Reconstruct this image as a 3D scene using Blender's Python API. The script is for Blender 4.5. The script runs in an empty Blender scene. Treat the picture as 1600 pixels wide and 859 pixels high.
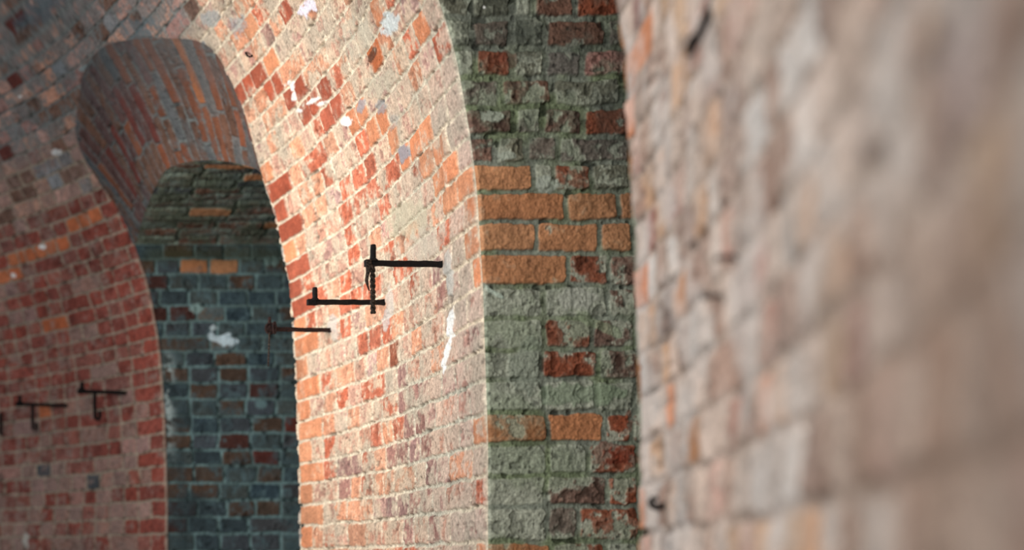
import bpy, math
import numpy as np
from mathutils import Vector

# ------------------------------------------------------------------ camera, world, lights
F = 2200.0            # focal length in pixels of the 1600x859 frame
VX, VY = -100.0, 880.0   # where the level, forward line of sight meets the frame
scene = bpy.context.scene
cam_d = bpy.data.cameras.new('camera')
cam = bpy.data.objects.new('camera', cam_d)
scene.collection.objects.link(cam)
cam.location = (0, 0, 0)
cam.rotation_euler = (math.pi/2, 0, 0)
cam_d.sensor_width = 36.0
cam_d.lens = F/1600*36.0
cam_d.shift_x = (800-VX)/1600
cam_d.shift_y = (VY-429.5)/1600
cam_d.clip_start = 0.05
cam_d.dof.use_dof = True
cam_d.dof.focus_distance = 4.15
cam_d.dof.aperture_fstop = 1.6
scene.camera = cam
scene.view_settings.view_transform = 'Standard'
scene.view_settings.look = 'None'
scene.view_settings.exposure = 0.0
scene.view_settings.gamma = 1.0
scene.view_settings.use_curve_mapping = False

world = bpy.data.worlds.new('daylight')
scene.world = world
world.use_nodes = True
wb = world.node_tree.nodes['Background']
wb.inputs[0].default_value = (0.80, 0.90, 1.0, 1)
wb.inputs[1].default_value = 0.52

def area(name, loc, target, size, energy, col, spread=180, size_y=None):
    d = bpy.data.lights.new(name, 'AREA')
    d.energy = energy; d.color = col; d.size = size
    if size_y:
        d.shape = 'RECTANGLE'; d.size_y = size_y
    d.spread = math.radians(spread)
    o = bpy.data.objects.new(name, d)
    scene.collection.objects.link(o)
    o.location = loc
    o.rotation_euler = (Vector(target)-Vector(loc)).to_track_quat('-Z', 'Y').to_euler()
    return o
area('window_daylight', (-1.5, 4.5, 1.1), (1.25, 5.0, 1.05), 0.8, 21, (1.0, 0.97, 0.93), 76)
area('near_wall_fill', (-1.6, 2.2, 1.4), (1.2, 2.4, 0.6), 1.6, 23, (1.0, 0.96, 0.93), 110)  # soft fill lamp added to brighten the near wall
area('pier_face_fill', (-0.9, -1.6, 1.5), (1.3, 4.0, 0.9), 1.8, 54, (1.0, 1.0, 0.97), 100)  # unseen fill added behind the camera to lift the pier face

# ------------------------------------------------------------------ noise
rs = np.random.RandomState(7)
PERM = np.concatenate([rs.permutation(256)]*3).astype(np.int32)
GV = rs.rand(256).astype(np.float32)*2-1
def vnoise(p):
    i = np.floor(p).astype(np.int32); f = (p-i).astype(np.float32)
    f = f*f*f*(f*(f*6-15)+10)
    i &= 255
    x0, y0, z0 = i[..., 0], i[..., 1], i[..., 2]
    x1, y1, z1 = (x0+1) & 255, (y0+1) & 255, (z0+1) & 255
    def h(x, y, z): return GV[PERM[PERM[PERM[x]+y]+z]]
    fx, fy, fz = f[..., 0], f[..., 1], f[..., 2]
    a = h(x0, y0, z0)*(1-fx)+h(x1, y0, z0)*fx
    b = h(x0, y1, z0)*(1-fx)+h(x1, y1, z0)*fx
    c = h(x0, y0, z1)*(1-fx)+h(x1, y0, z1)*fx
    d = h(x0, y1, z1)*(1-fx)+h(x1, y1, z1)*fx
    a = a*(1-fy)+b*fy; c = c*(1-fy)+d*fy
    return a*(1-fz)+c*fz
def fbm(P, scale, octs=3, seed=0, gain=0.55):
    p = P.astype(np.float32)*scale + np.float32(seed*17.37+31.3)
    o = 0; a = 1.0; t = 0
    for k in range(octs):
        o = o + a*vnoise(p); t += a; a *= gain
        p = p*2.03+11.7
    return o/t*1.6
def ss(a, b, x):
    t = np.clip((x-a)/(b-a), 0, 1)
    return t*t*(3-2*t)
def lin(c):
    c = np.asarray(c, dtype=np.float32)/255.0
    return np.where(c <= 0.04045, c/12.92, ((c+0.055)/1.055)**2.4)

# ------------------------------------------------------------------ plan and profile of the curved gallery
BY = np.array([0.3, 0.65, 1.0, 1.6, 2.1, 2.6, 3.55, 4.4, 5.4, 6.05, 6.7, 7.3, 7.9, 8.6, 9.4])
BX = np.array([0.31, 0.50, 0.68, 0.945, 1.135, 1.30, 1.392, 1.455, 1.400, 1.29, 1.095, 0.78, 0.37, -0.20, -0.95])
def cspline(xs, ys):
    n = len(xs); h = np.diff(xs)
    A = np.zeros((n, n)); r = np.zeros(n)
    A[0, 0] = A[-1, -1] = 1
    for i in range(1, n-1):
        A[i, i-1] = h[i-1]; A[i, i] = 2*(h[i-1]+h[i]); A[i, i+1] = h[i]
        r[i] = 3*((ys[i+1]-ys[i])/h[i]-(ys[i]-ys[i-1])/h[i-1])
    c = np.linalg.solve(A, r)
    def f(x):
        x = np.clip(np.asarray(x, dtype=float), xs[0], xs[-1])
        i = np.clip(np.searchsorted(xs, x, side='right')-1, 0, n-2)
        d = x-xs[i]; hi = h[i]
        b = (ys[i+1]-ys[i])/hi-hi*(2*c[i]+c[i+1])/3
        return ys[i]+b*d+c[i]*d*d+(c[i+1]-c[i])/(3*hi)*d**3
    return f
bx = cspline(BY, BX)
yy = np.linspace(0.3, 9.4, 1800)
uu = np.concatenate([[0], np.cumsum(np.hypot(np.diff(yy), np.diff(bx(yy))))])
def U_of_Y(y): return np.interp(y, yy, uu)
def Y_of_U(u): return np.interp(u, uu, yy)

DZ = np.array([-2, 0.3, 0.7, 0.94, 1.08, 1.26, 1.35, 1.42, 1.5, 1.7, 1.88, 1.98, 2.1])
DD = np.array([0, 0.0, 0.013, 0.028, 0.045, 0.077, 0.100, 0.125, 0.153, 0.222, 0.296, 0.345, 0.408])
zp = np.linspace(-2, 2.1, 821); dp = np.interp(zp, DZ, DD)
kern = np.exp(-np.linspace(-2, 2, 25)**2); kern /= kern.sum()
dpad = np.concatenate([np.zeros(12), dp, dp[-1]+(dp[-1]-dp[-2])*np.arange(1, 13)])
dp = np.convolve(dpad, kern, 'valid')
th0 = math.atan(0.53); R = 3.0
th = np.linspace(th0, math.pi/2, 200)[1:]
zp = np.concatenate([zp, zp[-1]+R*(np.sin(th)-math.sin(th0))])
dp = np.concatenate([dp, dp[-1]+R*(math.cos(th0)-np.cos(th))])
ap = np.concatenate([[0], np.cumsum(np.hypot(np.diff(zp), np.diff(dp)))])
ZT = np.array([.055, .1435, .221, .303, .381, .4645, .540, .619, .70, .782, .861, .937, 1.008, 1.077, 1.148, 1.224, 1.298, 1.374, 1.448])
a0 = np.interp(ZT, zp, ap)
CT = np.concatenate([np.arange(-21, 0), np.arange(0, 19), np.arange(19, 80)]).astype(float)
AT = np.concatenate([a0[0]+0.079*np.arange(-21, 0), a0, a0[-1]+0.0775*np.arange(1, 62)])
def z_of_c(c): return np.interp(np.interp(c, CT, AT), ap, zp)
def d_of_c(c): return np.interp(np.interp(c, CT, AT), ap, dp)
def c_of_z(z): return np.interp(np.interp(z, zp, ap), AT, CT)
def D_of_z(z): return np.interp(z, zp, dp)
def px_of(P): return VX+F*P[..., 0]/np.maximum(P[..., 1], .05), VY-F*P[..., 2]/np.maximum(P[..., 1], .05)
def pt(x, y, Y): return np.array([(x-VX)*Y/F, Y, (VY-y)*Y/F])
def hit(x, y, lo=3.3, hi=9.3):
    Y = np.linspace(lo, hi, 6000)
    g = (x-VX)*Y/F-(bx(Y)-D_of_z((VY-y)*Y/F))
    i = np.where((g[:-1] < 0) & (g[1:] >= 0))[0]
    return float(Y[i[0]]) if len(i) else None

# ------------------------------------------------------------------ brick kinds: colour of the brick, how much lime skin lies on it
KIND = {
 'wash':   ((198, 150, 128), .30), 'pink': ((190, 148, 134), .36), 'red': ((190, 106, 78), .02),
 'orange': ((205, 136, 98), -.60), 'peach': ((206, 146, 114), -.05), 'glaze': ((164, 84, 60), -.50),
 'scorch': ((180, 104, 64), -.40), 'purple': ((158, 118, 108), .0), 'slate': ((132, 130, 130), -.20),
 'brown':  ((118, 88, 74), -.10), 'dull': ((112, 102, 92), .10), 'rust': ((142, 80, 56), -.18),
 'sand':   ((178, 122, 84), -.75), 'plaster': ((148, 150, 136), 1.0), 'chalk': ((172, 172, 158), .95),
 'deep':   ((96, 46, 38), -.45), 'green': ((112, 112, 96), .16), 'blue': ((70, 74, 78), -.1),
 'lmix':   ((140, 84, 72), -.06), 'lred': ((136, 68, 56), -.22), 'lor': ((186, 104, 66), -.55), 'lpk': ((158, 122, 110), .15),
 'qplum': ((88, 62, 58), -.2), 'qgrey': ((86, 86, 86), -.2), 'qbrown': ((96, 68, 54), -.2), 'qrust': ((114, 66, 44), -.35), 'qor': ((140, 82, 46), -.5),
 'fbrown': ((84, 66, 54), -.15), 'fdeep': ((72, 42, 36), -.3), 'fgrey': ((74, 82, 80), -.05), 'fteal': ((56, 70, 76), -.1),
 'umber':  ((128, 80, 58), -.3), 'nlight': ((204, 188, 176), -.1), 'ndark': ((164, 138, 124), -.1), 'nbuff': ((196, 158, 128), .0),
}
KN = list(KIND)
KC = np.array([lin(KIND[k][0]) for k in KN], dtype=np.float32)
KF = np.array([KIND[k][1] for k in KN], dtype=np.float32)

class Layout:
    def __init__(self, seed): self.rows = {}; self.kind = []; self.n = 0; self.rng = np.random.RandomState(seed)
    def add(self, k, joints, kinds):
        self.rows[k] = (np.asarray(joints, dtype=float), self.n)
        self.kind += [KN.index(q) for q in kinds]; self.n += len(kinds)
    def fill(self, k, u0, u1, pick, head=.122, fixed=(), stretch=.18):
        """joints for one course: given bricks keep their place, the rest fills the gaps"""
        rng = self.rng
        fx = sorted([(a, b, q) for a, b, q in fixed if b > u0 and a < u1])
        for i in range(len(fx)-1):
            a, b, q = fx[i]; a2, b2, q2 = fx[i+1]
            if abs(a2-b) < .055 or a2 < b:
                m = (b+a2)/2; fx[i] = (a, m, q); fx[i+1] = (m, b2, q2)
        js = [u0]; ks = []
        def gap(a, b):
            L = b-a
            if L < .012: return
            x = a; n = max(1, int(round(L/head))); w = []
            while n > 0:
                if n > 1 and rng.rand() < stretch: w.append(2.0); n -= 2
                else: w.append(1+rng.uniform(-.1, .1)); n -= 1
            w = np.array(w)/sum(w)*L
            for v in w:
                x += v; js.append(x); ks.append(pick((x-v/2), k, rng))
        cur = u0
        for a, b, q in fx:
            if a-cur < .012: a = cur
            gap(cur, a)
            js.append(b); ks.append(q); cur = b
        gap(cur, u1)
        self.add(k, js, ks)
    def done(self):
        self.kind = np.array(self.kind); n = self.n; r = self.rng
        self.off = r.uniform(-1, 1, n).astype(np.float32)
        self.val = r.uniform(-1, 1, n).astype(np.float32)
        self.hue = r.uniform(-1, 1, n).astype(np.float32)
        self.tu = r.uniform(-1, 1, n).astype(np.float32); self.tv = r.uniform(-1, 1, n).astype(np.float32)
        return self

def brickfield(U, C, P, lay, ch=.078, wob=1.0):
    w1 = fbm(P, 14, 2, 3); w2 = fbm(P, 11, 2, 5); w3 = fbm(P, 60, 2, 6)
    U = U+(.004*w1+.0016*w3)*wob; Cw = C+(.045*w2+.025*w3)*wob
    K = np.floor(Cw).astype(int); fr = Cw-K
    ID = np.zeros(U.shape, int); du = np.zeros(U.shape); su = np.zeros(U.shape)
    for k in np.unique(K):
        s = K == k
        kk = k if k in lay.rows else (min(lay.rows) if k < min(lay.rows) else max(lay.rows))
        j, base = lay.rows[kk]
        i = np.clip(np.searchsorted(j, U[s])-1, 0, len(j)-2)
        ID[s] = base+i
        l = U[s]-j[i]; r = j[i+1]-U[s]
        du[s] = np.minimum(l, r); su[s] = (l-r)/(l+r+1e-6)
    dv = np.minimum(fr, 1-fr)*ch
    r = .014
    a = np.maximum(r-du, 0); b = np.maximum(r-dv, 0)
    d = np.where((a > 0) & (b > 0), r-np.sqrt(a*a+b*b), np.minimum(du, dv))
    return ID, d, su, (fr-.5)*2

def shade(P, U, C, lay, st):
    """height (m) and albedo of brick, joint and lime skin at every vertex"""
    ID, d, su, sv = brickfield(U, C, P, lay, wob=st.get('wob', 1.0))
    X, Yp = px_of(P)
    n40 = fbm(P, 42, 3, 11); n9 = fbm(P, 9, 3, 12); n3 = fbm(P, 2.6, 2, 13); n110 = fbm(P, 120, 2, 14); n25 = fbm(P, 24, 3, 15)
    j = st.get('joint', .0055)
    if callable(j): j = j(X, Yp)
    m = ss(j-.0015, j+.0022, d+.0016*n40)
    kf = KF[lay.kind[ID]]; base = KC[lay.kind[ID]].copy()
    hue = lay.hue[ID][..., None]; val = lay.val[ID][..., None]
    base = base*(1+.16*val)*(1+np.array([.05, -.04, -.10], dtype=np.float32)*hue)
    base = base*(1+.16*n25+.12*n40)[..., None]
    dark = ss(.35, .8, n9+.3*n40)[..., None]*np.clip(1+kf, .2, 1)[..., None]
    base = base*(1-.30*dark)
    fa = st['film'](X, Yp, P)
    q = kf+fa+.55*n25+.40*n40+.35*n9+.18*n110
    film = ss(.10, .26, q)                        # crisp edge of the lime skin
    film = film*np.where(kf < -.3, .85, 1)
    thin = ss(-.35, .35, q+.25*n9)*.62
    filmc = st['filmcol'](X, Yp, P, n9, n3).astype(np.float32)
    mort = st['mortcol'](X, Yp, P, n9, n3).astype(np.float32)
    opac = st.get('opac', .72)
    col = base*(1-.6*thin[..., None])+filmc*.6*thin[..., None]
    col = col*(1-opac*film[..., None])+filmc*opac*film[..., None]
    mort = mort*(1+.14*n40+.10*n110)[..., None]
    col = col*m[..., None]+mort*(1-m[..., None])
    relief = st.get('relief', .006)
    flush = st.get('flush', .5)
    h = m*(relief*(1-flush*film)+.0022*lay.off[ID]+.0015*(lay.tu[ID]*su+lay.tv[ID]*sv))
    h = h+.0017*film*(.4+m)+.0012*n40+.0022*n9*st.get('rough', 1)+.0007*n110*st.get('rough', 1)
    dent = ss(.45, .75, -n25+.25*n40+st.get('dent', -.1))*m*np.where(kf < -.3, .15, 1)
    h = h-.006*dent
    col = col*(1-.25*dent[..., None])
    gr = st.get('grain', .10)*np.where((kf < -.3) & (film < .5), .45, 1); gn = fbm(P, 210, 2, 71)
    col = col*np.clip(1+gr*(1.1*n110+1.2*gn+.5*n40), .35, 1.7)[..., None]
    pk = ss(.50, .75, fbm(P, 75, 2, 72)-.25)*np.where((kf < -.3) & (film < .5), .3, 1); col = col*(1-.5*pk[..., None]); h = h-.003*pk
    # dark little holes in the joints
    hole = ss(.62, .80, fbm(P, 30, 2, 21)+.1*n110)*(1-m)
    h = h-.010*hole; col = col*(1-.6*hole[..., None])
    for (cx, cy, rx, ry, c, op, ang) in st.get('spots', []):
        ca, sa = math.cos(ang), math.sin(ang)
        dx = ((X-cx)*ca+(Yp-cy)*sa)/rx; dy = (-(X-cx)*sa+(Yp-cy)*ca)/ry
        s = ss(-.12, .12, 1-np.hypot(dx, dy)+.42*n25+.30*n40)*op
        col = col*(1-s[..., None])+lin(c)*s[..., None]
        h = h+.002*s
    if 'post' in st: col, h = st['post'](X, Yp, P, col, h, m, n9, n25, n40)
    return h.astype(np.float32), np.clip(col, .003, .95).astype(np.float32)

# ------------------------------------------------------------------ materials
def brick_material(name, scale=1.0, bump=.5):
    m = bpy.data.materials.new(name); m.use_nodes = True
    nt = m.node_tree; N = nt.nodes; L = nt.links
    b = N['Principled BSDF']; b.inputs['Roughness'].default_value = .82
    b.inputs['Specular IOR Level'].default_value = .25
    at = N.new('ShaderNodeAttribute'); at.attribute_name = 'tint'
    tc = N.new('ShaderNodeTexCoord')
    n1 = N.new('ShaderNodeTexNoise'); n1.inputs['Scale'].default_value = 170*scale; n1.inputs['Detail'].default_value = 4
    n2 = N.new('ShaderNodeTexNoise'); n2.inputs['Scale'].default_value = 60*scale; n2.inputs['Detail'].default_value = 5
    for n in (n1, n2): L.new(tc.outputs['Object'], n.inputs['Vector'])
    r1 = N.new('ShaderNodeMapRange'); r1.inputs['From Min'].default_value = .3; r1.inputs['From Max'].default_value = .7
    r1.inputs['To Min'].default_value = .78; r1.inputs['To Max'].default_value = 1.20
    L.new(n1.outputs['Fac'], r1.inputs['Value'])
    mx = N.new('ShaderNodeMix'); mx.data_type = 'RGBA'; mx.blend_type = 'MULTIPLY'; mx.inputs['Factor'].default_value = 1
    L.new(at.outputs['Color'], mx.inputs['A']); L.new(r1.outputs['Result'], mx.inputs['B'])
    pit = N.new('ShaderNodeMapRange'); pit.inputs['From Min'].default_value = .26; pit.inputs['From Max'].default_value = .33
    pit.inputs['To Min'].default_value = .35; pit.inputs['To Max'].default_value = 1
    L.new(n1.outputs['Fac'], pit.inputs['Value'])
    mx2 = N.new('ShaderNodeMix'); mx2.data_type = 'RGBA'; mx2.blend_type = 'MULTIPLY'; mx2.inputs['Factor'].default_value = 1
    L.new(mx.outputs['Result'], mx2.inputs['A']); L.new(pit.outputs['Result'], mx2.inputs['B'])
    L.new(mx2.outputs['Result'], b.inputs['Base Color'])
    ad = N.new('ShaderNodeMath'); ad.operation = 'ADD'
    L.new(n1.outputs['Fac'], ad.inputs[0]); L.new(n2.outputs['Fac'], ad.inputs[1])
    bp = N.new('ShaderNodeBump'); bp.inputs['Strength'].default_value = bump; bp.inputs['Distance'].default_value = .004
    L.new(ad.outputs[0], bp.inputs['Height']); L.new(bp.outputs['Normal'], b.inputs['Normal'])
    return m
M_BRICK = brick_material('old_lime_washed_brick')
M_DAMP = brick_material('damp_brick', 1.0, .6)

def plain_material(name, col, rough=.6, metal=0.0, nscale=120, bump=.4, col2=None):
    m = bpy.data.materials.new(name); m.use_nodes = True
    nt = m.node_tree; N = nt.nodes; L = nt.links; b = N['Principled BSDF']
    b.inputs['Roughness'].default_value = rough; b.inputs['Metallic'].default_value = metal; b.inputs['Specular IOR Level'].default_value = .2
    tc = N.new('ShaderNodeTexCoord'); n = N.new('ShaderNodeTexNoise'); n.inputs['Scale'].default_value = nscale; n.inputs['Detail'].default_value = 5
    L.new(tc.outputs['Object'], n.inputs['Vector'])
    r = N.new('ShaderNodeValToRGB'); r.color_ramp.elements[0].position = .4; r.color_ramp.elements[1].position = .68
    r.color_ramp.elements[0].color = (*lin(col), 1); r.color_ramp.elements[1].color = (*lin(col2 or col), 1)
    L.new(n.outputs['Fac'], r.inputs['Fac']); L.new(r.outputs['Color'], b.inputs['Base Color'])
    bp = N.new('ShaderNodeBump'); bp.inputs['Strength'].default_value = bump; bp.inputs['Distance'].default_value = .002
    L.new(n.outputs['Fac'], bp.inputs['Height']); L.new(bp.outputs['Normal'], b.inputs['Normal'])
    return m
M_IRON = plain_material('blackened_iron', (12, 10, 10), .8, 0, 160, .6, (28, 20, 18))
M_RUST = plain_material('rusty_iron', (26, 15, 14), .8, 0, 160, .6, (50, 30, 25))
M_WIRE = plain_material('grimy_twisted_wire', (20, 16, 14), .7, .2, 200, .6, (80, 66, 56))
M_FLOOR = plain_material('worn_stone_floor', (140, 134, 124), .9, 0, 9, .5, (165, 158, 146))

# ------------------------------------------------------------------ mesh of a masonry surface
def masonry(name, P, U, C, lay, st, toward, keep=None, mat=None, kind='structure', fade=None):
    H, W = U.shape
    du = np.gradient(P, axis=1); dv = np.gradient(P, axis=0)
    Nn = np.cross(du, dv); Nn /= np.linalg.norm(Nn, axis=-1, keepdims=True)+1e-12
    if np.mean(np.sum(Nn*np.asarray(toward), axis=-1)) < 0: Nn = -Nn; flip = True
    else: flip = False
    h, col = shade(P, U, C, lay, st)
    if fade is not None: h = h*fade
    V = P+Nn*h[..., None]
    idx = np.arange(H*W).reshape(H, W)
    q = np.stack([idx[:-1, :-1], idx[:-1, 1:], idx[1:, 1:], idx[1:, :-1]], -1)
    if keep is not None:
        kf = keep[:-1, :-1] | keep[:-1, 1:] | keep[1:, 1:] | keep[1:, :-1]
        q = q[kf]
    q = q.reshape(-1, 4)
    if flip: q = q[:, ::-1]
    used = np.unique(q); rem = np.full(H*W, -1); rem[used] = np.arange(len(used)); q = rem[q]
    v = V.reshape(-1, 3)[used]; cc = col.reshape(-1, 3)[used]
    me = bpy.data.meshes.new(name)
    me.vertices.add(len(v)); me.vertices.foreach_set('co', v.astype(np.float32).ravel())
    me.loops.add(q.size); me.loops.foreach_set('vertex_index', q.astype(np.int32).ravel())
    me.polygons.add(len(q)); me.polygons.foreach_set('loop_start', np.arange(0, q.size, 4, dtype=np.int32))
    me.polygons.foreach_set('use_smooth', np.ones(len(q), dtype=bool))
    me.update(calc_edges=True)
    a = me.attributes.new('tint', 'FLOAT_COLOR', 'POINT')
    a.data.foreach_set('color', np.concatenate([cc, np.ones((len(cc), 1), np.float32)], 1).ravel())
    me.materials.append(mat or M_BRICK)
    o = bpy.data.objects.new(name, me); scene.collection.objects.link(o)
    if kind: o['kind'] = kind
    return o

def steps(*segs):
    """segs: (start, end, n) joined into one rising list of samples"""
    out = [np.linspace(a, b, n, endpoint=False) for a, b, n in segs]
    return np.concatenate(out+[[segs[-1][1]]])
def inv(a, b, n, endpoint=False):
    return 1/np.linspace(1/a, 1/b, n, endpoint=endpoint)
def barrel(Y, c):
    YY, CC = np.meshgrid(Y, c)
    P = np.stack([bx(YY)-d_of_c(CC), YY, z_of_c(CC)], -1)
    return P, U_of_Y(YY), CC

def wpick(*wk):
    ks = [k for k, w in wk]; w = np.cumsum([w for k, w in wk]); w = w/w[-1]
    return lambda rng: ks[int(np.searchsorted(w, rng.rand()))]

# ------------------------------------------------------------------ the middle and far stretch of the barrel
special = [(382,157,'glaze'),(394,145,'glaze'),(410,132,'glaze'),(427,117,'glaze'),(432,155,'glaze'),(451,140,'glaze'),(467,127,'glaze'),
 (472,160,'glaze'),(489,144,'glaze'),(507,130,'glaze'),(509,172,'glaze'),(527,157,'glaze'),(397,57,'orange'),(415,41,'purple'),
 (421,82,'orange'),(429,27,'peach'),(407,11,'red'),(446,12,'glaze'),(547,172,'orange'),(595,17,'orange'),(660,47,'orange'),(645,72,'red'),
 (587,82,'scorch'),(604,57,'peach'),(565,167,'orange'),(597,177,'orange'),(581,192,'orange'),(615,203,'orange'),(668,195,'orange'),
 (648,212,'orange'),(690,213,'orange'),(634,241,'orange'),(670,254,'orange'),(691,233,'orange'),(688,290,'orange'),(708,264,'orange'),
 (707,320,'orange'),(730,292,'orange'),(739,333,'orange'),(740,384,'orange'),(752,425,'orange'),(685,341,'peach'),(422,282,'orange'),
 (431,310,'rust'),(441,345,'glaze'),(452,376,'glaze'),(752,664,'orange'),(757,856,'orange'),
 (631,626,'purple'),(648,617,'purple'),(641,659,'purple'),(658,655,'purple'),(648,694,'purple'),(669,690,'purple'),(613,706,'purple'),
 (631,700,'purple'),(676,731,'purple'),(613,781,'purple'),(632,779,'purple'),(650,777,'purple'),(670,769,'purple'),(641,818,'purple'),
 (681,814,'purple'),(630,588,'purple'),(618,545,'rust'),(640,420,'red'),(612,402,'red'),(650,440,'red'),(575,440,'red'),(590,455,'red'),
 (520,345,'wash'),(545,340,'red'),(565,325,'red'),(585,300,'red'),(600,310,'red'),(560,275,'red'),(580,255,'red'),(550,370,'red'),
 (605,500,'red'),(541,505,'red'),(500,455,'red'),(485,420,'wash'),
 # far wall, left
 (10,240,'deep'),(20,120,'deep'),(15,30,'deep'),(28,22,'deep'),(25,410,'lor'),(35,400,'lor'),(48,400,'lor'),(65,395,'lor'),(82,388,'lor'),(100,385,'lor'),
 (10,440,'lor'),(25,432,'lor'),(150,340,'lor'),(133,350,'lor'),(118,357,'lor'),(70,635,'lor'),(69,740,'blue'),(146,742,'blue'),(190,760,'purple'),
 (225,455,'purple'),(236,470,'purple'),(235,520,'lred'),(240,545,'lred')]
fixed = {}
for (x, y, q) in special:
    Y = hit(x, y)
    if Y is None: continue
    c = float(c_of_z((VY-y)*Y/F)); u = float(U_of_Y(Y))
    w = .058 if x > 300 else .06
    fixed.setdefault(int(math.floor(c)), []).append((u-w, u+w, q))
uE, uF = float(U_of_Y(5.4)), float(U_of_Y(6.7))
for k in range(-3, 18):             # corner bricks at the far edge of the middle pier and the near edge of the far one
    L = .235 if k % 2 else .125
    row = fixed.setdefault(k, [])
    row[:] = [r for r in row if not (r[1] > uE-L and r[0] < uE)]
    row.append((uE-L, uE, 'orange' if k < 11 else 'glaze' if k != 14 else 'orange'))
    row[:] = [r for r in row if not (r[1] > uF and r[0] < uF+L)]
    row.append((uF, uF+L, 'lred'))
pk_red = wpick(('wash', 3), ('red', 4), ('peach', 3), ('pink', 1.5))
pk_low = wpick(('wash', 3.4), ('red', 2.2), ('peach', 2.6), ('pink', 1.2), ('purple', .35))
pk_near = wpick(('pink', 4), ('wash', 2.6), ('peach', .7), ('red', .35), ('purple', .2))
pk_top = wpick(('wash', 3), ('pink', 2), ('peach', 2.6), ('red', .6))
pk_dark = wpick(('pink', 2.0), ('brown', 1.5), ('wash', 1.5), ('purple', 1), ('slate', .8))
pk_left = wpick(('lmix', 3), ('lred', 4), ('lpk', 1), ('lor', .12), ('purple', .4))
pk_leftlow = wpick(('lmix', 2), ('lred', 1.6), ('lpk', 3.2), ('purple', .5))
def pick_main(u, k, rng):
    Y = float(Y_of_U(u))
    if Y > 6.45 or (Y > 5.9 and k > 24):
        return pk_leftlow(rng) if k < 6 else pk_dark(rng) if k > 22 else pk_left(rng)
    if Y > 5.35: return pk_dark(rng)
    if Y < 4.15: return pk_near(rng)
    if k > 17: return pk_top(rng)
    if k > 6: return pk_red(rng)
    return pk_low(rng)
lay_main = Layout(3)
u_a, u_b = float(U_of_Y(3.55)), float(U_of_Y(9.3))
for k in range(-22, 62):
    lay_main.fill(k, u_a-rs.uniform(0, .12)*0, u_b, pick_main, .118, fixed.get(k, []))
lay_main.done()

def sm(P): return P
def film_main(X, Y, P):
    f = -.06+.24*ss(600, 740, X)
    f = f-.20*np.exp(-((X-560)/80)**2-((Y-400)/150)**2)
    f = f+.10*ss(330, 120, Y)*ss(420, 560, X)
    f = f+np.where(X < 330, -.16+.30*ss(260, 40, X)*ss(560, 760, Y), 0)+np.where((X < 330) & (Y < 260), .12, 0)
    return f
def filmcol_main(X, Y, P, n9, n3):
    c = lin((206, 180, 152))*np.ones(X.shape+(1,))
    t = ss(600, 750, X)[..., None]; c = c*(1-t)+lin((196, 172, 156))*t
    t = np.clip(.5+.8*n9, 0, 1)[..., None]*.7; c = c*(1-t)+lin((168, 162, 144))*t
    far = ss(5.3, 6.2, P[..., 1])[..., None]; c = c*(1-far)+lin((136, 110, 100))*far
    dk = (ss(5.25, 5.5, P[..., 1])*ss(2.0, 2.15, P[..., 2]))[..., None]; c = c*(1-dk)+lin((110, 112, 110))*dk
    return c
def mort_main(X, Y, P, n9, n3):
    c = lin((206, 190, 166))*np.ones(X.shape+(1,))
    t = np.clip(.45+.9*n3, 0, 1)[..., None]*ss(560, 700, X)[..., None]; c = c*(1-t)+lin((182, 176, 158))*t
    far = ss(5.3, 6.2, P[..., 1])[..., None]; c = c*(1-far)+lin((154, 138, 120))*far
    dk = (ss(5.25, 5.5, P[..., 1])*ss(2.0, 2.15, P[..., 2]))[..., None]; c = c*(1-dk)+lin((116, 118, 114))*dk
    return c
W_ = (236, 234, 228)
spots_main = [(706, 505, 6, 24, W_, 1, .1), (700, 552, 3.5, 26, W_, 1, .2), (704, 416, 6, 26, (200, 196, 186), .7, 0), (706, 440, 6, 24, (190, 186, 176), .8, 0),
 (612, 474, 6, 24, (200, 192, 182), .6, 0), (606, 500, 6, 16, (190, 182, 176), .7, 0), (522, 505, 7, 14, (200, 190, 180), .8, 0), (526, 520, 5, 14, (190, 180, 168), .7, 0),
 (485, 10, 12, 12, (222, 216, 226), .95, .6), (545, 190, 9, 8, W_, .95, -.3), (457, 133, 9, 5, W_, .8, .6), (490, 158, 11, 3.2, W_, .8, -.5), (470, 172, 6, 2.5, W_, .8, 0),
 (508, 160, 8, 2.5, W_, .7, -.3), (462, 150, 4, 8, W_, .7, .4), (635, 240, 9, 13, (140, 140, 146), .9, 0), (567, 165, 6, 12, (146, 146, 150), .8, 0), (597, 168, 9, 10, (140, 140, 142), .75, 0),
 (618, 190, 6, 12, (150, 146, 140), .6, 0), (586, 84, 6, 11, (60, 34, 22), .8, .2), (611, 38, 13, 22, (196, 206, 206), .8, .6), (372, 40, 14, 14, (150, 156, 158), .6, 0), (330, 28, 12, 12, (140, 152, 156), .6, 0),
 (91, 237, 6, 5, (216, 214, 210), .9, 0), (22, 430, 4, 3, W_, 1, 0), (68, 385, 4, 2.5, W_, 1, 0), (42, 845, 5, 10, (190, 186, 176), .8, 0), (34, 150, 3, 2, W_, .9, 0), (133, 108, 8, 6, (140, 160, 160), .8, 0),
 (640, 345, 34, 26, (186, 178, 152), .55, -.4), (668, 380, 40, 20, (190, 178, 160), .55, -.4), (600, 130, 26, 16, (176, 170, 150), .5, -.6), (560, 60, 24, 30, (180, 176, 158), .5, 0), (210, 45, 30, 18, (92, 110, 116), .6, 0), (60, 20, 40, 14, (84, 98, 106), .6, -.5)]
ST_MAIN = dict(film=film_main, filmcol=filmcol_main, mortcol=mort_main, spots=spots_main, joint=.0050, relief=.006, rough=1.2, grain=.17, dent=-.04)

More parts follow.
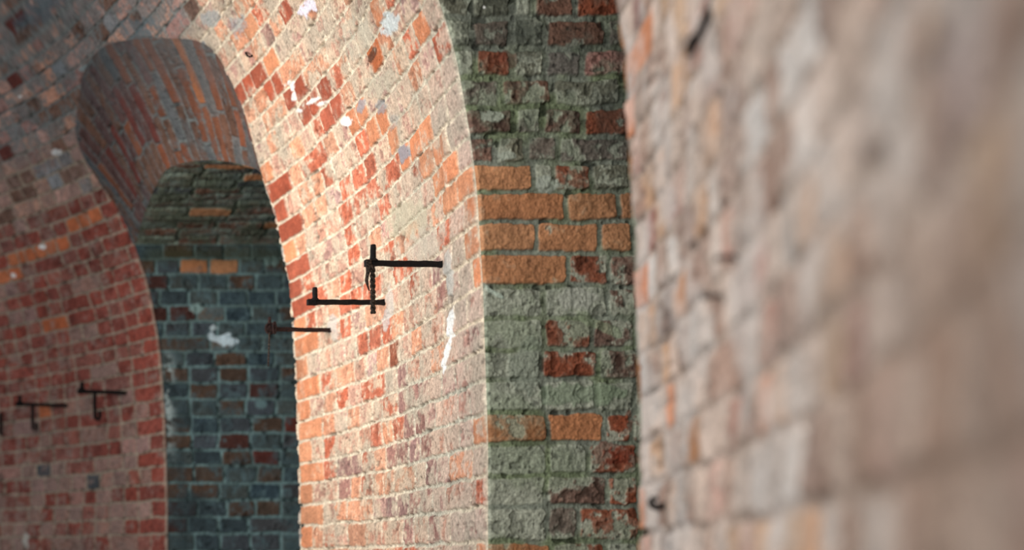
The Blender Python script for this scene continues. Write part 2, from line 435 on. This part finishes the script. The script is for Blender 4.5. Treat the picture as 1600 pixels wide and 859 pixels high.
# where the window vault cuts the barrel: pairs (on the barrel | on the low inner arch), with the depth of the inner one
PAIRS = [((213,382),(213,382),6.70),((190,340),(214,378),6.69),((165,300),(215,372),6.67),((140,262),(217,362),6.61),((123,228),(220,350),6.54),
 ((118,195),(224,338),6.45),((124,150),(230,322),6.36),((131,112),(238,302),6.22),((150,82),(252,275),6.04),((175,67),(268,260),5.93),((215,61),(300,252),5.82),
 ((262,60),(335,250),5.70),((300,62),(360,253),5.62),((328,74),(378,257),5.55),((345,95),(389,260),5.51),((358,120),(397,262),5.47),((372,150),(402,264),5.45),((388,195),(407,266),5.42),((411,268),(411,268),5.40)]
A3 = np.array([pt(a[0], a[1], Y) for b, a, Y in PAIRS])
B3 = np.array([pt(b[0], b[1], hit(b[0], b[1])) for b, a, Y in PAIRS])
B3[0] = (bx(6.7)-D_of_z(1.517), 6.7, 1.517); A3[0] = B3[0]
B3[-1] = (bx(5.4)-D_of_z(1.502), 5.4, 1.502); A3[-1] = B3[-1]
def resample(Q, n):
    t = np.linspace(0, 1, len(Q)); tt = np.linspace(0, 1, n)
    return np.stack([cspline(t, Q[:, i])(tt) for i in range(3)], -1)
A3f, B3f = resample(A3, 260), resample(B3, 260)
pc = c_of_z(B3f[:, 2]); poly = np.stack([B3f[:, 1], pc], -1)
poly = np.concatenate([poly, [[5.4, -30], [6.7, -30]]])
def inpoly(x, y, pl):
    r = np.zeros(x.shape, bool); n = len(pl); j = n-1
    for i in range(n):
        xi, yi = pl[i]; xj, yj = pl[j]
        if yi != yj:
            r ^= ((yi > y) != (yj > y)) & (x < (xj-xi)*(y-yi)/(yj-yi)+xi)
        j = i
    return r
def hole_fade(hole, n=5):
    w = hole.astype(float)
    for _ in range(n):
        q = np.pad(w, 1, mode='edge'); w = np.maximum(w, (q[:-2, 1:-1]+q[2:, 1:-1]+q[1:-1, :-2]+q[1:-1, 2:])/4)
    return 1-np.clip(w*2.5, 0, 1)
cs = steps((-21, -1, 60), (-1, 34, 900), (34, 59, 80))
Ym = np.concatenate([inv(3.55, 5.4, 280), inv(5.4, 6.05, 80, True)])
Pm, Um, Cm = barrel(Ym, cs)
hole = inpoly(Pm[..., 1], Cm, poly)
hole &= ~((Pm[..., 1] <= 5.4001) & (Cm < 18.4))
masonry('wall_right_middle', Pm, Um, Cm, lay_main, ST_MAIN, (-1, 0, 0), ~hole, fade=(1-np.exp(-((Pm[..., 1]-3.55)/.006)**2))*np.where(Cm > 18, hole_fade(hole), 1))
cs2 = steps((-21, -1, 50), (-1, 32, 620), (32, 59, 80))
Yf = np.concatenate([inv(6.05, 6.7, 60), inv(6.7, 8.3, 190), np.linspace(8.3, 9.3, 30)])
Pf, Uf, Cf = barrel(Yf, cs2)
hole = inpoly(Pf[..., 1], Cf, poly)
hole &= ~((Pf[..., 1] >= 6.6999) & (Cf < 18.6))
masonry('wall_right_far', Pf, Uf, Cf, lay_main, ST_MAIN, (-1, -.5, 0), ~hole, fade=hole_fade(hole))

# ------------------------------------------------------------------ face of the middle pier
ROWS = [(860, 'sand plaster'), ]
face_rows = {   # course: [(right end px, kind)...] from the corner rightwards
 -2: [(850,'plaster'),(930,'brown'),(1010,'rust')], -1: [(857,'sand'),(947,'rust'),(1030,'plaster')],
 0: [(853,'chalk'),(901,'dull'),(998,'rust')], 1: [(853,'plaster'),(948,'brown'),(1000,'rust')], 2: [(854,'plaster'),(918,'green'),(996,'rust')],
 3: [(853,'sand'),(945,'sand'),(985,'rust')], 4: [(851,'plaster'),(930,'plaster'),(992,'plaster')], 5: [(847,'plaster'),(936,'rust'),(995,'brown')],
 6: [(851,'plaster'),(925,'rust'),(990,'brown')], 7: [(851,'chalk'),(947,'chalk'),(993,'brown')], 8: [(889,'sand'),(952,'rust'),(1000,'brown')],
 9: [(839,'sand'),(936,'sand'),(990,'sand')], 10: [(883,'sand'),(965,'sand'),(1000,'sand')], 11: [(831,'sand'),(862,'plaster'),(922,'rust'),(985,'green')],
 12: [(775,'brown'),(820,'green'),(872,'dull'),(985,'dull')], 13: [(802,'brown'),(847,'dull'),(911,'brown'),(985,'rust')], 14: [(780,'dull'),(861,'brown'),(968,'green')],
 15: [(740,'plaster'),(797,'rust'),(850,'green'),(908,'dull'),(985,'purple')], 16: [(736,'green'),(800,'dull'),(851,'green'),(945,'brown'),(990,'dull')],
 17: [(737,'green'),(801,'green'),(832,'plaster'),(897,'brown'),(970,'rust')], 18: [(730,'dull'),(800,'green'),(880,'brown'),(960,'dull')]}
PXM = F/3.55
pk_face = wpick(('brown', 2), ('green', 2), ('dull', 2), ('plaster', 1), ('rust', 1))
lay_face = Layout(11)
for k in range(-22, 24):
    if k in face_rows:
        js = [1.0]; ks = []
        for x, q in face_rows[k]: js.append((x-VX)/PXM); ks.append(q)
        u = js[-1]
        while u < 3.3:
            u += lay_face.rng.choice([.13, .2]); js.append(u); ks.append(pk_face(lay_face.rng))
        lay_face.add(k, js, ks)
    else: lay_face.fill(k, 1.0, 3.3, lambda u, k, r: pk_face(r), .15)
lay_face.done()
def face_film(X, Y, P): return -.02+.22*ss(430, 560, Y)-.14*ss(300, 220, Y)
def face_filmcol(X, Y, P, n9, n3):
    c = lin((166, 168, 150))*np.ones(X.shape+(1,)); t = np.clip(.5+n9, 0, 1)[..., None]
    return c*(1-t*.6)+lin((136, 140, 122))*t*.6
def face_mort(X, Y, P, n9, n3):
    c = lin((128, 132, 118))*np.ones(X.shape+(1,)); t = np.clip(.4+1.2*n9, 0, 1)[..., None]
    return c*(1-t*.6)+lin((112, 122, 84))*t*.6
def face_post(X, Y, P, col, h, m, n9, n25, n40):
    g = ss(.05, .7, n9+.4*n25)[..., None]*.14           # algae
    g = g*(1-.8*ss(270, 300, Y)*ss(460, 440, Y))[..., None]
    col = col*(1-g)+col*np.array([.62, .88, .48], dtype=np.float32)*g
    k = (ss(-.2, .6, fbm(P, 5, 2, 40)+.5*n25)*ss(260, 220, Y)*.5)[..., None]      # upper part darker, in patches
    col = col*(1-k)+lin((52, 56, 50))*k
    return col, h+.0025*n25*(1-m)
ST_FACE = dict(film=face_film, filmcol=face_filmcol, mortcol=face_mort, joint=lambda X, Y: .0062+.0022*ss(270, 240, Y), grain=.15, relief=.008, flush=.7, opac=.88, rough=1.9, dent=-.02, post=face_post,
 spots=[(768, 186, 16, 9, (176, 180, 166), .8, 0), (775, 460, 18, 5, (176, 188, 172), .8, .5), (755, 12, 3, 4, W_, 1, 0), (790, 90, 14, 14, (110, 54, 40), .5, 0), (795, 245, 12, 6, (170, 176, 160), .7, 0), (853, 290, 14, 12, (166, 172, 160), .6, 0),
  (895, 468, 32, 14, (176, 176, 162), .7, 0), (930, 505, 40, 8, (150, 160, 130), .6, .5), (900, 615, 60, 18, (130, 142, 118), .75, 0), (972, 660, 14, 14, (150, 74, 46), .4, 0), (965, 712, 34, 16, (120, 44, 28), .55, 0), (820, 575, 30, 40, (138, 144, 128), .7, 0)])
def face(name, Yc, lay, st, x1, x2, cfine, ctop, nfine, ncf, mat, toward=(0, -1, 0)):
    c = steps((-21, cfine, 50), (cfine, ctop, ncf))
    a = steps((0, x1, nfine), (x1, x2, 60))
    AA, CC = np.meshgrid(a, c)
    z = z_of_c(CC); e = bx(Yc)-D_of_z(z)
    X = e+AA*(x2-e)/x2
    # the corner itself is a little worn
    P = np.stack([X, np.full_like(X, Yc), z], -1)
    w = np.exp(-AA/.008)
    return masonry(name, P, X, CC, lay, st, toward, None, mat, fade=(1-np.exp(-(AA/.005)**2))*(1-np.exp(-((ctop-CC)/.15)**2)))
face('wall_pier_middle', 3.55, lay_face, ST_FACE, .95, 3.0, -1, 22, 400, 760, M_DAMP)

# ------------------------------------------------------------------ face of the far pier and the low vault that springs from it
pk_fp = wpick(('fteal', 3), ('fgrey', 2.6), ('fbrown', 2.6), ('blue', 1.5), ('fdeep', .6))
lay_fp = Layout(21)
PX3 = F/6.7
fpx = {13: [(278, 374, None)],}
for k in range(-22, 24):
    fx = []
    def at(x, y, w, q):
        if int(math.floor(float(c_of_z((VY-y)/PX3)))) == k: fx.append(((x-w/2-VX)/PX3, (x+w/2-VX)/PX3, q))
    at(303, 424, 45, 'sand'); at(350, 426, 46, 'sand'); at(283, 502, 42, 'fdeep'); at(330, 502, 42, 'dull'); at(290, 528, 84, 'fbrown'); at(262, 555, 44, 'rust')
    at(415, 705, 44, 'deep'); at(455, 655, 24, 'deep'); at(376, 803, 44, 'fbrown'); at(345, 530, 46, 'dull'); at(245, 555, 0.1, 'brown')
    lay_fp.fill(k, .8, 3.3, lambda u, k, r: pk_fp(r), .137, fx, .06)
lay_fp.done()
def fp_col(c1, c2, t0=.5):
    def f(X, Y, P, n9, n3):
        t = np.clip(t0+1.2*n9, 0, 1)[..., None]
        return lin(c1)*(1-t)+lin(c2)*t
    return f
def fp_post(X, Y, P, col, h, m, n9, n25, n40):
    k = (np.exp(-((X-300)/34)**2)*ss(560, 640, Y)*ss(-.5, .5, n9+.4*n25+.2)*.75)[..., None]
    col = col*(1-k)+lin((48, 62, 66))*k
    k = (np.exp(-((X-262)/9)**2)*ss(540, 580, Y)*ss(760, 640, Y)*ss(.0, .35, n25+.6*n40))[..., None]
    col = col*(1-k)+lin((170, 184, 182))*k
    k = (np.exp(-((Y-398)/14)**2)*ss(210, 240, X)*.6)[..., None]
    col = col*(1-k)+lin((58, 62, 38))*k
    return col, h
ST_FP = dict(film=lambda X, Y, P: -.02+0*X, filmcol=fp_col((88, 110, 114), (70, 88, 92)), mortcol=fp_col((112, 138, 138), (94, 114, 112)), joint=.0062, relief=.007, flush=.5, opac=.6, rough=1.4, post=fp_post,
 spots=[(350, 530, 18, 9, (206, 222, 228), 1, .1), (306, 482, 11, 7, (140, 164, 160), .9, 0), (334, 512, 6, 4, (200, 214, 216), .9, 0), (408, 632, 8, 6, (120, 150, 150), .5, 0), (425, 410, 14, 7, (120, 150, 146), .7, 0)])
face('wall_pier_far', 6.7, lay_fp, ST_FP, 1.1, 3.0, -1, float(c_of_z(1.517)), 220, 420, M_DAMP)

# vault: the inner arch carried level to the right
segA = np.concatenate([[0], np.cumsum(np.linalg.norm(np.diff(A3f, axis=0), axis=1))])
va = steps((0, .75, 240), (.75, 2.0, 30))
AA, II = np.meshgrid(va, np.arange(260))
Pv = A3f[II]+np.stack([AA, 0*AA, 0*AA], -1)
Cv = segA[II]/.072
pk_v = wpick(('green', 2.5), ('brown', 2), ('blue', 1.5), ('sand', 1.2), ('dull', 2))
lay_v = Layout(31)
for k in range(0, 40): lay_v.fill(k, .5, 3.4, lambda u, k, r: pk_v(r), .2, (), .3)
lay_v.done()
ST_V = dict(film=lambda X, Y, P: .05+0*X, filmcol=fp_col((112, 126, 120), (92, 100, 84)), mortcol=fp_col((134, 148, 134), (100, 110, 94)), joint=.008, relief=.008, flush=.3, opac=.7, rough=2.2)
masonry('ceiling_window_vault', Pv, Pv[..., 0].copy(), Cv, lay_v, ST_V, (0, 0, -1), None, M_DAMP, fade=(1-np.exp(-(segA[II]/.03)**2))*(1-np.exp(-(AA/.02)**2)))

# flare: bricks run from the inner arch up to the barrel
nl = 170
tt = np.linspace(0, 1, nl)
TT, II = np.meshgrid(tt, np.arange(260))
sag = 4*TT*(1-TT)
Pq = A3f[II]*(1-TT[..., None])+B3f[II]*TT[..., None]
Lr = np.linalg.norm(B3f-A3f, axis=1)
segB = np.concatenate([[0], np.cumsum(np.linalg.norm(np.diff(B3f, axis=0), axis=1))])
cc = (segA*.3+segB*.7)/.074
Pq[..., 0] += .02*sag*np.clip(Lr[II]*2, 0, 1)
Uq = TT*Lr[II]; Cq = cc[II]
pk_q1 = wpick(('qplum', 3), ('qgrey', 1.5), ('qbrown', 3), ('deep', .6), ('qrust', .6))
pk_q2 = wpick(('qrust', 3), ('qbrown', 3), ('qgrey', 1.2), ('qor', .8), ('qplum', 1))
lay_q = Layout(41); kmax = int(cc[-1])+2
for k in range(-1, kmax):
    lay_q.fill(k, -.1-lay_q.rng.uniform(0, .2), 1.6, (lambda u, k, r: (pk_q2(r) if k > kmax*.5 else pk_q1(r))), .17, (), .6)
lay_q.done()
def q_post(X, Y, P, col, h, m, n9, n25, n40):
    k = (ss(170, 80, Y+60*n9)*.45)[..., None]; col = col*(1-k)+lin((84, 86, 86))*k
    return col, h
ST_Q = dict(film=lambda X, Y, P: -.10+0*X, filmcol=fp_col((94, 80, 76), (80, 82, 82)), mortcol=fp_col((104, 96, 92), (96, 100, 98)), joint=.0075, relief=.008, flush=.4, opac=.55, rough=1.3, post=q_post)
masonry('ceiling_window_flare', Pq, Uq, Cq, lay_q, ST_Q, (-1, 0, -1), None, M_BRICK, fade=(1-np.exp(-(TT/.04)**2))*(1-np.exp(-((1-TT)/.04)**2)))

# ------------------------------------------------------------------ near stretch, close to the camera
pk_n = wpick(('nlight', 4), ('pink', 1.6), ('ndark', 3), ('nbuff', 1.0), ('purple', .3))
fixn = {}
for (x, y, q, w) in [(992, 80, 'orange', .12), (983, 150, 'orange', .12), (1010, 40, 'orange', .14), (990, 480, 'orange', .12), (1070, 490, 'sand', .13), (998, 830, 'orange', .1),
                     (1090, 690, 'sand', .1), (1050, 640, 'peach', .1), (1200, 680, 'peach', .09)]:
    Y = hit(x, y, .7, 2.62) or 2.56
    c = float(c_of_z((VY-y)*Y/F)); u = float(U_of_Y(Y)); fixn.setdefault(int(math.floor(c)), []).append((u-w/2, u+w/2, q))
lay_n = Layout(51)
uN0, uN1 = float(U_of_Y(.35)), float(U_of_Y(2.6))
for k in range(-22, 62): lay_n.fill(k, uN0, uN1, lambda u, k, r: pk_n(r), .10, fixn.get(k, []), .05)
lay_n.done()
def n_filmcol(X, Y, P, n9, n3):
    t = np.clip(.5+.9*n3, 0, 1)[..., None]
    return lin((194, 172, 156))*(1-t)+lin((184, 166, 152))*t
def n_post(X, Y, P, col, h, m, n9, n25, n40):
    big = fbm(P, 5, 3, 60)
    k = (ss(-.3, .6, big)*ss(1200, 1450, X)*.6)[..., None]; col = col*(1-k)+lin((158, 128, 108))*k
    k = (ss(.2, .6, -big+.3*n25)*.45)[..., None]; col = col*(1-k)+lin((206, 200, 194))*k
    return col, h+.0015*n9
ST_N = dict(film=lambda X, Y, P: -.05+0*X, filmcol=n_filmcol, mortcol=fp_col((180, 160, 146), (162, 144, 130)), joint=.0056, relief=.0045, flush=.3, opac=.5, rough=1.2, post=n_post, wob=1.5)
cn = steps((-21, -1, 80), (-1, 24, 520), (24, 59, 90))
Yn = np.concatenate([np.linspace(.35, .6, 30, endpoint=False), inv(.6, 2.6, 300, True)])
Pn, Un, Cn = barrel(Yn, cn)
masonry('wall_right_near', Pn, Un, Cn, lay_n, ST_N, (-1, 0, 0), None, M_BRICK)

# ------------------------------------------------------------------ parts of the masonry round the corners
cb = steps((-21, 20, 160))
def side(name, Yc, toward):
    a = np.linspace(0, 1, 90); AA, CC = np.meshgrid(a, cb); z = z_of_c(CC); e = bx(Yc)-D_of_z(z)
    P = np.stack([e+AA*(3.0-e), np.full_like(z, Yc), z], -1)
    masonry(name, P, P[..., 0].copy(), CC, lay_fp if Yc > 4 else lay_face, ST_FP if Yc > 4 else ST_FACE, toward, None, M_DAMP)
side('wall_pier_near_back', 2.6, (0, 1, 0))
side('wall_pier_middle_back', 5.4, (0, 1, 0))
def endwall(name, y0, y1, top):
    Y, CC = np.meshgrid(np.linspace(y0, y1, 60), steps((-21, top, 150)))
    P = np.stack([np.full_like(Y, 2.95), Y, z_of_c(CC)], -1)
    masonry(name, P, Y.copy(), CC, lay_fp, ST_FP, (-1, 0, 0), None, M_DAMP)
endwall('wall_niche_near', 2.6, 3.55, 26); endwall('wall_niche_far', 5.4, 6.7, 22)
# barrel and low vault over the near niche (above the frame)
Yg = np.linspace(2.6, 3.55, 60); Pg, Ug, Cg = barrel(Yg, steps((26, 59, 120)))
masonry('ceiling_near_bay', Pg, Ug, Cg, lay_main, ST_MAIN, (-1, 0, -1))
YY, XX = np.meshgrid(np.linspace(2.6, 3.55, 60), np.linspace(.8, 3.0, 100))
zz = 1.62+.38*np.sqrt(np.clip(1-((YY-3.075)/.475)**2, 0, 1))
Pg = np.stack([np.maximum(XX, bx(YY)-D_of_z(zz)), YY, zz], -1)
masonry('ceiling_near_window_vault', Pg, XX.copy(), (YY-2.6)/.07, lay_v, ST_V, (0, 0, -1), None, M_DAMP)

# floor
me = bpy.data.meshes.new('floor')
me.from_pydata([(-4.5, -2.5, -1.6), (3.2, -2.5, -1.6), (3.2, 9.5, -1.6), (-4.5, 9.5, -1.6), (-4.5, -2.5, -1.75), (3.2, -2.5, -1.75), (3.2, 9.5, -1.75), (-4.5, 9.5, -1.75)], [],
               [(0, 1, 2, 3), (7, 6, 5, 4), (0, 4, 5, 1), (1, 5, 6, 2), (2, 6, 7, 3), (3, 7, 4, 0)])
me.materials.append(M_FLOOR)
fl = bpy.data.objects.new('floor', me); scene.collection.objects.link(fl); fl['kind'] = 'structure'

# ------------------------------------------------------------------ ironwork
class MB:
    def __init__(self): self.v = []; self.f = []
    def sweep(self, pts, rad, sides=4, rot=math.pi/4, twist=0.0, ry=None):
        """a bar along pts; rad may be a list; ry gives the other half-width of a flat bar"""
        pts = [Vector(p) for p in pts]; n = len(pts)
        rad = rad if isinstance(rad, (list, tuple)) else [rad]*n
        up = Vector((0, 1, 0)); base = len(self.v); prev = None
        for i, p in enumerate(pts):
            t = (pts[min(i+1, n-1)]-pts[max(i-1, 0)]).normalized()
            if prev is None:
                a = t.cross(up)
                if a.length < .1: a = t.cross(Vector((0, 0, 1)))
                a.normalize()
            else: a = (prev-t*prev.dot(t)).normalized()
            prev = a; b = t.cross(a)
            for k in range(sides):
                g = rot+2*math.pi*k/sides+twist*i
                self.v.append(p+a*rad[i]*math.cos(g)+b*(ry if ry else rad[i])*math.sin(g))
        for i in range(n-1):
            for k in range(sides):
                k2 = (k+1) % sides
                self.f.append((base+i*sides+k, base+i*sides+k2, base+(i+1)*sides+k2, base+(i+1)*sides+k))
        self.f.append(tuple(base+k for k in range(sides))[::-1]); self.f.append(tuple(base+(n-1)*sides+k for k in range(sides)))
    def build(self, name, mat, parent=None, bevel=0.0, smooth=False):
        me = bpy.data.meshes.new(name)
        off = parent.location if parent else Vector((0, 0, 0))
        me.from_pydata([tuple(Vector(p)-off) for p in self.v], [], self.f); me.update()
        if smooth:
            for p in me.polygons: p.use_smooth = True
        me.materials.append(mat)
        o = bpy.data.objects.new(name, me); scene.collection.objects.link(o); o.parent = parent
        if bevel:
            m = o.modifiers.new('bevel', 'BEVEL'); m.width = bevel; m.segments = 2
        return o
def thing(name, loc, label, cat, group=None):
    o = bpy.data.objects.new(name, None); scene.collection.objects.link(o); o.location = loc
    o.empty_display_size = .05
    o['label'] = label; o['category'] = cat
    if group: o['group'] = group
    return o
rng = np.random.RandomState(5)
def rough_line(a, b, n, amp):
    a = np.array(a); b = np.array(b)
    return [tuple(a+(b-a)*i/(n-1)+rng.uniform(-amp, amp, 3)*(0 if i in (0, n-1) else 1)) for i in range(n)]

GROUP = 'iron brackets along the curved brick wall'
def bracket(root, tip, pin_top, t, label, mat, hookdown=None, wire=None, pinw=.8, eye=False):
    Yr = hit(*root)
    s = Yr/F
    r0 = Vector(pt(root[0]+10, root[1], Yr)); tp = Vector(pt(tip[0], tip[1], Yr))
    th = t*s/2*1.414
    e = thing('wall_bracket', Vector(pt(root[0], root[1], Yr)), label, 'bracket', GROUP)
    m = MB(); n = 14
    pts = rough_line(r0, tp, n, .0007)
    rad = [th*(1.0+.25*(i < 2))*(1+rng.uniform(-.06, .06)) for i in range(n)]; rad[-1] = th*1.2; rad[-2] = th*1.22
    m.sweep(pts, rad); m.build('bar', mat, e, .0012)
    m = MB(); q0 = Vector(pt(pin_top[0], tip[1]+t/2+1, Yr)); q1 = Vector(pt(pin_top[0], pin_top[1], Yr))
    pts = rough_line(q0, q1, 8, .0006)
    rr = [pinw*th]*8; rr[1] = rr[2] = pinw*th*1.25; rr[-1] = pinw*th*.85
    m.sweep(pts, rr, 8); 
    # weld where the pin meets the bar
    c0 = Vector(pt(pin_top[0], tip[1]-t/2-3, Yr)); c1 = Vector(pt(pin_top[0], tip[1]-t/2+2, Yr))
    m.sweep([c0, c1], [pinw*th*1.1, pinw*th*2.1], 8)
    m.build('pin', mat, e, .0008)
    if eye:
        m = MB()
        cx, cy = tip
        ring = [Vector(pt(cx+6+7*math.cos(a), cy-1+8*math.sin(a), Yr-.004)) for a in np.linspace(0, 2*math.pi, 20)]
        m.sweep(ring, 1.8*s, 8); m.sweep([Vector(pt(cx+13+2*math.cos(a), cy-2+9*math.sin(a), Yr-.012)) for a in np.linspace(0, 2*math.pi, 20)], 1.6*s, 8)
        m.build('wire_coil', M_RUST, e, 0, True)
    if hookdown:
        m = MB()
        m.sweep([Vector(pt(x, y, Yr+.004)) for x, y in hookdown], th*.92, 4); m.build('hanging_hook', mat, e, .001)
    if wire:
        x0, y0, x1, y1, amp = wire
        m = MB(); n = 60
        for ph in (0, math.pi):
            pts = []
            for i in range(n):
                f = i/(n-1); a = ph+f*amp[1]*2*math.pi
                pts.append(Vector(pt(x0+(x1-x0)*f+amp[0]*math.cos(a), y0+(y1-y0)*f, Yr-.008+amp[0]*s*math.sin(a))))
            m.sweep(pts, amp[2]*s, 6)
        for k in range(amp[3]):      # loose ends and turns round the bar
            a = Vector(pt(x0-4-2.5*k, tip[1]-t/2-1, Yr-.010)); b = Vector(pt(x0-7-1.5*k, tip[1]+18+5*k, Yr-.012)); c = Vector(pt(x0-9+2*k, tip[1]+29+7*k, Yr-.010))
            m.sweep([a, (a+b)/2+Vector((.003, 0, 0)), b, c], [2.6*s, 2.6*s, 2.4*s, 1.2*s], 6)
        m.build('twisted_wire', M_WIRE, e, 0, True)
    return e
bracket((694, 413), (570, 411), (583, 382), 8.5, 'highest black iron bracket on the bright wall, a thick twisted wire hanging from its tip', M_IRON, wire=(582, 414, 583, 489, (2.2, 4.5, 2.5, 3)))
bracket((604, 472), (480, 472), (492, 449), 7.5, 'bare black iron bracket between two others on the bright wall, nothing hanging from it', M_IRON)
bracket((519, 516), (416, 514), (421, 495), 6.2, 'rusty iron bracket with coiled wire at its tip, reaching before the dark pier', M_RUST, wire=(421, 518, 419, 572, (.7, 5, .8, 0)), eye=True, pinw=.6)
bracket((199, 614), (121, 611), (128, 597), 5.8, 'black iron bracket with hanging hook, the one closer to the dark far pier', M_IRON, hookdown=[(148, 612), (148, 634), (149, 653), (153, 655.5), (156, 652), (156, 642)])
bracket((103, 634), (24, 631), (31, 617), 5.2, 'black iron bracket with hanging hook, farthest left of all the complete ones', M_IRON, hookdown=[(51, 633), (51, 654), (51, 671), (54, 673.5), (57, 670), (57, 660)])
# end of a further one at the very edge
Yr = hit(2, 660); m = MB(); e = thing('wall_hook', Vector(pt(2, 662, Yr)), 'end of a dark iron hook at the left border of the photo', 'hook')
m.sweep([Vector(pt(6, 646, Yr+.03)), Vector(pt(1, 646, Yr-.03)), Vector(pt(1, 655, Yr-.035)), Vector(pt(1.5, 676, Yr-.035)), Vector(pt(3, 680, Yr-.035))], 3*Yr/F, 4); m.build('shank', M_IRON, e, .001)

# on the near stretch
Yh = hit(1040, 786, .7, 2.6); s = Yh/F
e = thing('wall_hook', Vector(pt(1040, 786, Yh)), 'small black iron hook curling out of the blurred near wall', 'hook')
m = MB(); m.sweep([Vector(pt(x, y, Yh-d)) for x, y, d in [(1046, 784, -.02), (1041, 788, .006), (1034, 791, .014), (1026, 793, .018), (1019, 790, .020), (1017, 784, .020), (1020, 779, .020), (1027, 778, .020)]], [5.2*s, 5.2*s, 5.0*s, 5*s, 5*s, 4.8*s, 4.4*s, 3.4*s], 8)
m.build('hook_end', M_IRON, e, 0, True)
m = MB(); m.sweep([Vector(pt(1047, 783, Yh+.03)), Vector(pt(1041, 787, Yh-.004))], [6*s, 5.2*s], 8); m.build('collar', M_IRON, e, 0, True)
Yb = hit(1108, 20, .7, 2.6); s = Yb/F
e = thing('iron_spike', Vector(pt(1112, 10, Yb)), 'long black iron spike slanting out of the near wall at the upper border', 'spike')
m = MB(); m.sweep([Vector(pt(1126, -40, Yb+.04)), Vector(pt(1118, -15, Yb-.01)), Vector(pt(1106, 20, Yb-.03)), Vector(pt(1094, 52, Yb-.045)), Vector(pt(1079, 82, Yb-.05))], [7.5*s, 7.5*s, 7*s, 7.5*s, 5*s], 8)
m.build('shank', M_IRON, e, 0, True)
m = MB(); m.sweep([Vector(pt(1086, 60, Yb-.05)), Vector(pt(1080, 72, Yb-.052)), Vector(pt(1076, 86, Yb-.052))], [9*s, 9*s, 5*s], 8); m.build('blunt_tip', M_IRON, e, 0, True)
for (x, y, lab) in [(1135, 402, 'short rusty nail stub in the near wall, upper one of two'), (1114, 462, 'short rusty nail stub in the near wall, lower one of two')]:
    Yk = hit(x+14, y, .7, 2.6); s = Yk/F
    e = thing('wall_nail', Vector(pt(x+14, y, Yk)), lab, 'nail')
    m = MB(); m.sweep([Vector(pt(x+20, y-1, Yk+.02)), Vector(pt(x+3, y, Yk-.012)), Vector(pt(x-11, y+1, Yk-.018))], [4.2*s, 4*s, 3.8*s], 8); m.build('shank', M_RUST, e, 0, True)
    m = MB(); m.sweep([Vector(pt(x-10, y+1, Yk-.018)), Vector(pt(x-14, y+1.5, Yk-.019))], [5.5*s, 5*s], 8); m.build('nail_head', M_RUST, e, 0, True)
Ys = hit(391, 87); s = Ys/F
e = thing('wall_staple', Vector(pt(391, 87, Ys)), 'tiny black iron staple bent into a V high on the bright vault', 'staple')
m = MB(); m.sweep([Vector(pt(384, 82, Ys+.01)), Vector(pt(385.5, 86, Ys-.02)), Vector(pt(390, 89, Ys-.026)), Vector(pt(394, 87, Ys-.022)), Vector(pt(395.5, 83, Ys+.01))], 1.6*s, 6); m.build('bent_wire', M_IRON, e, 0, True)
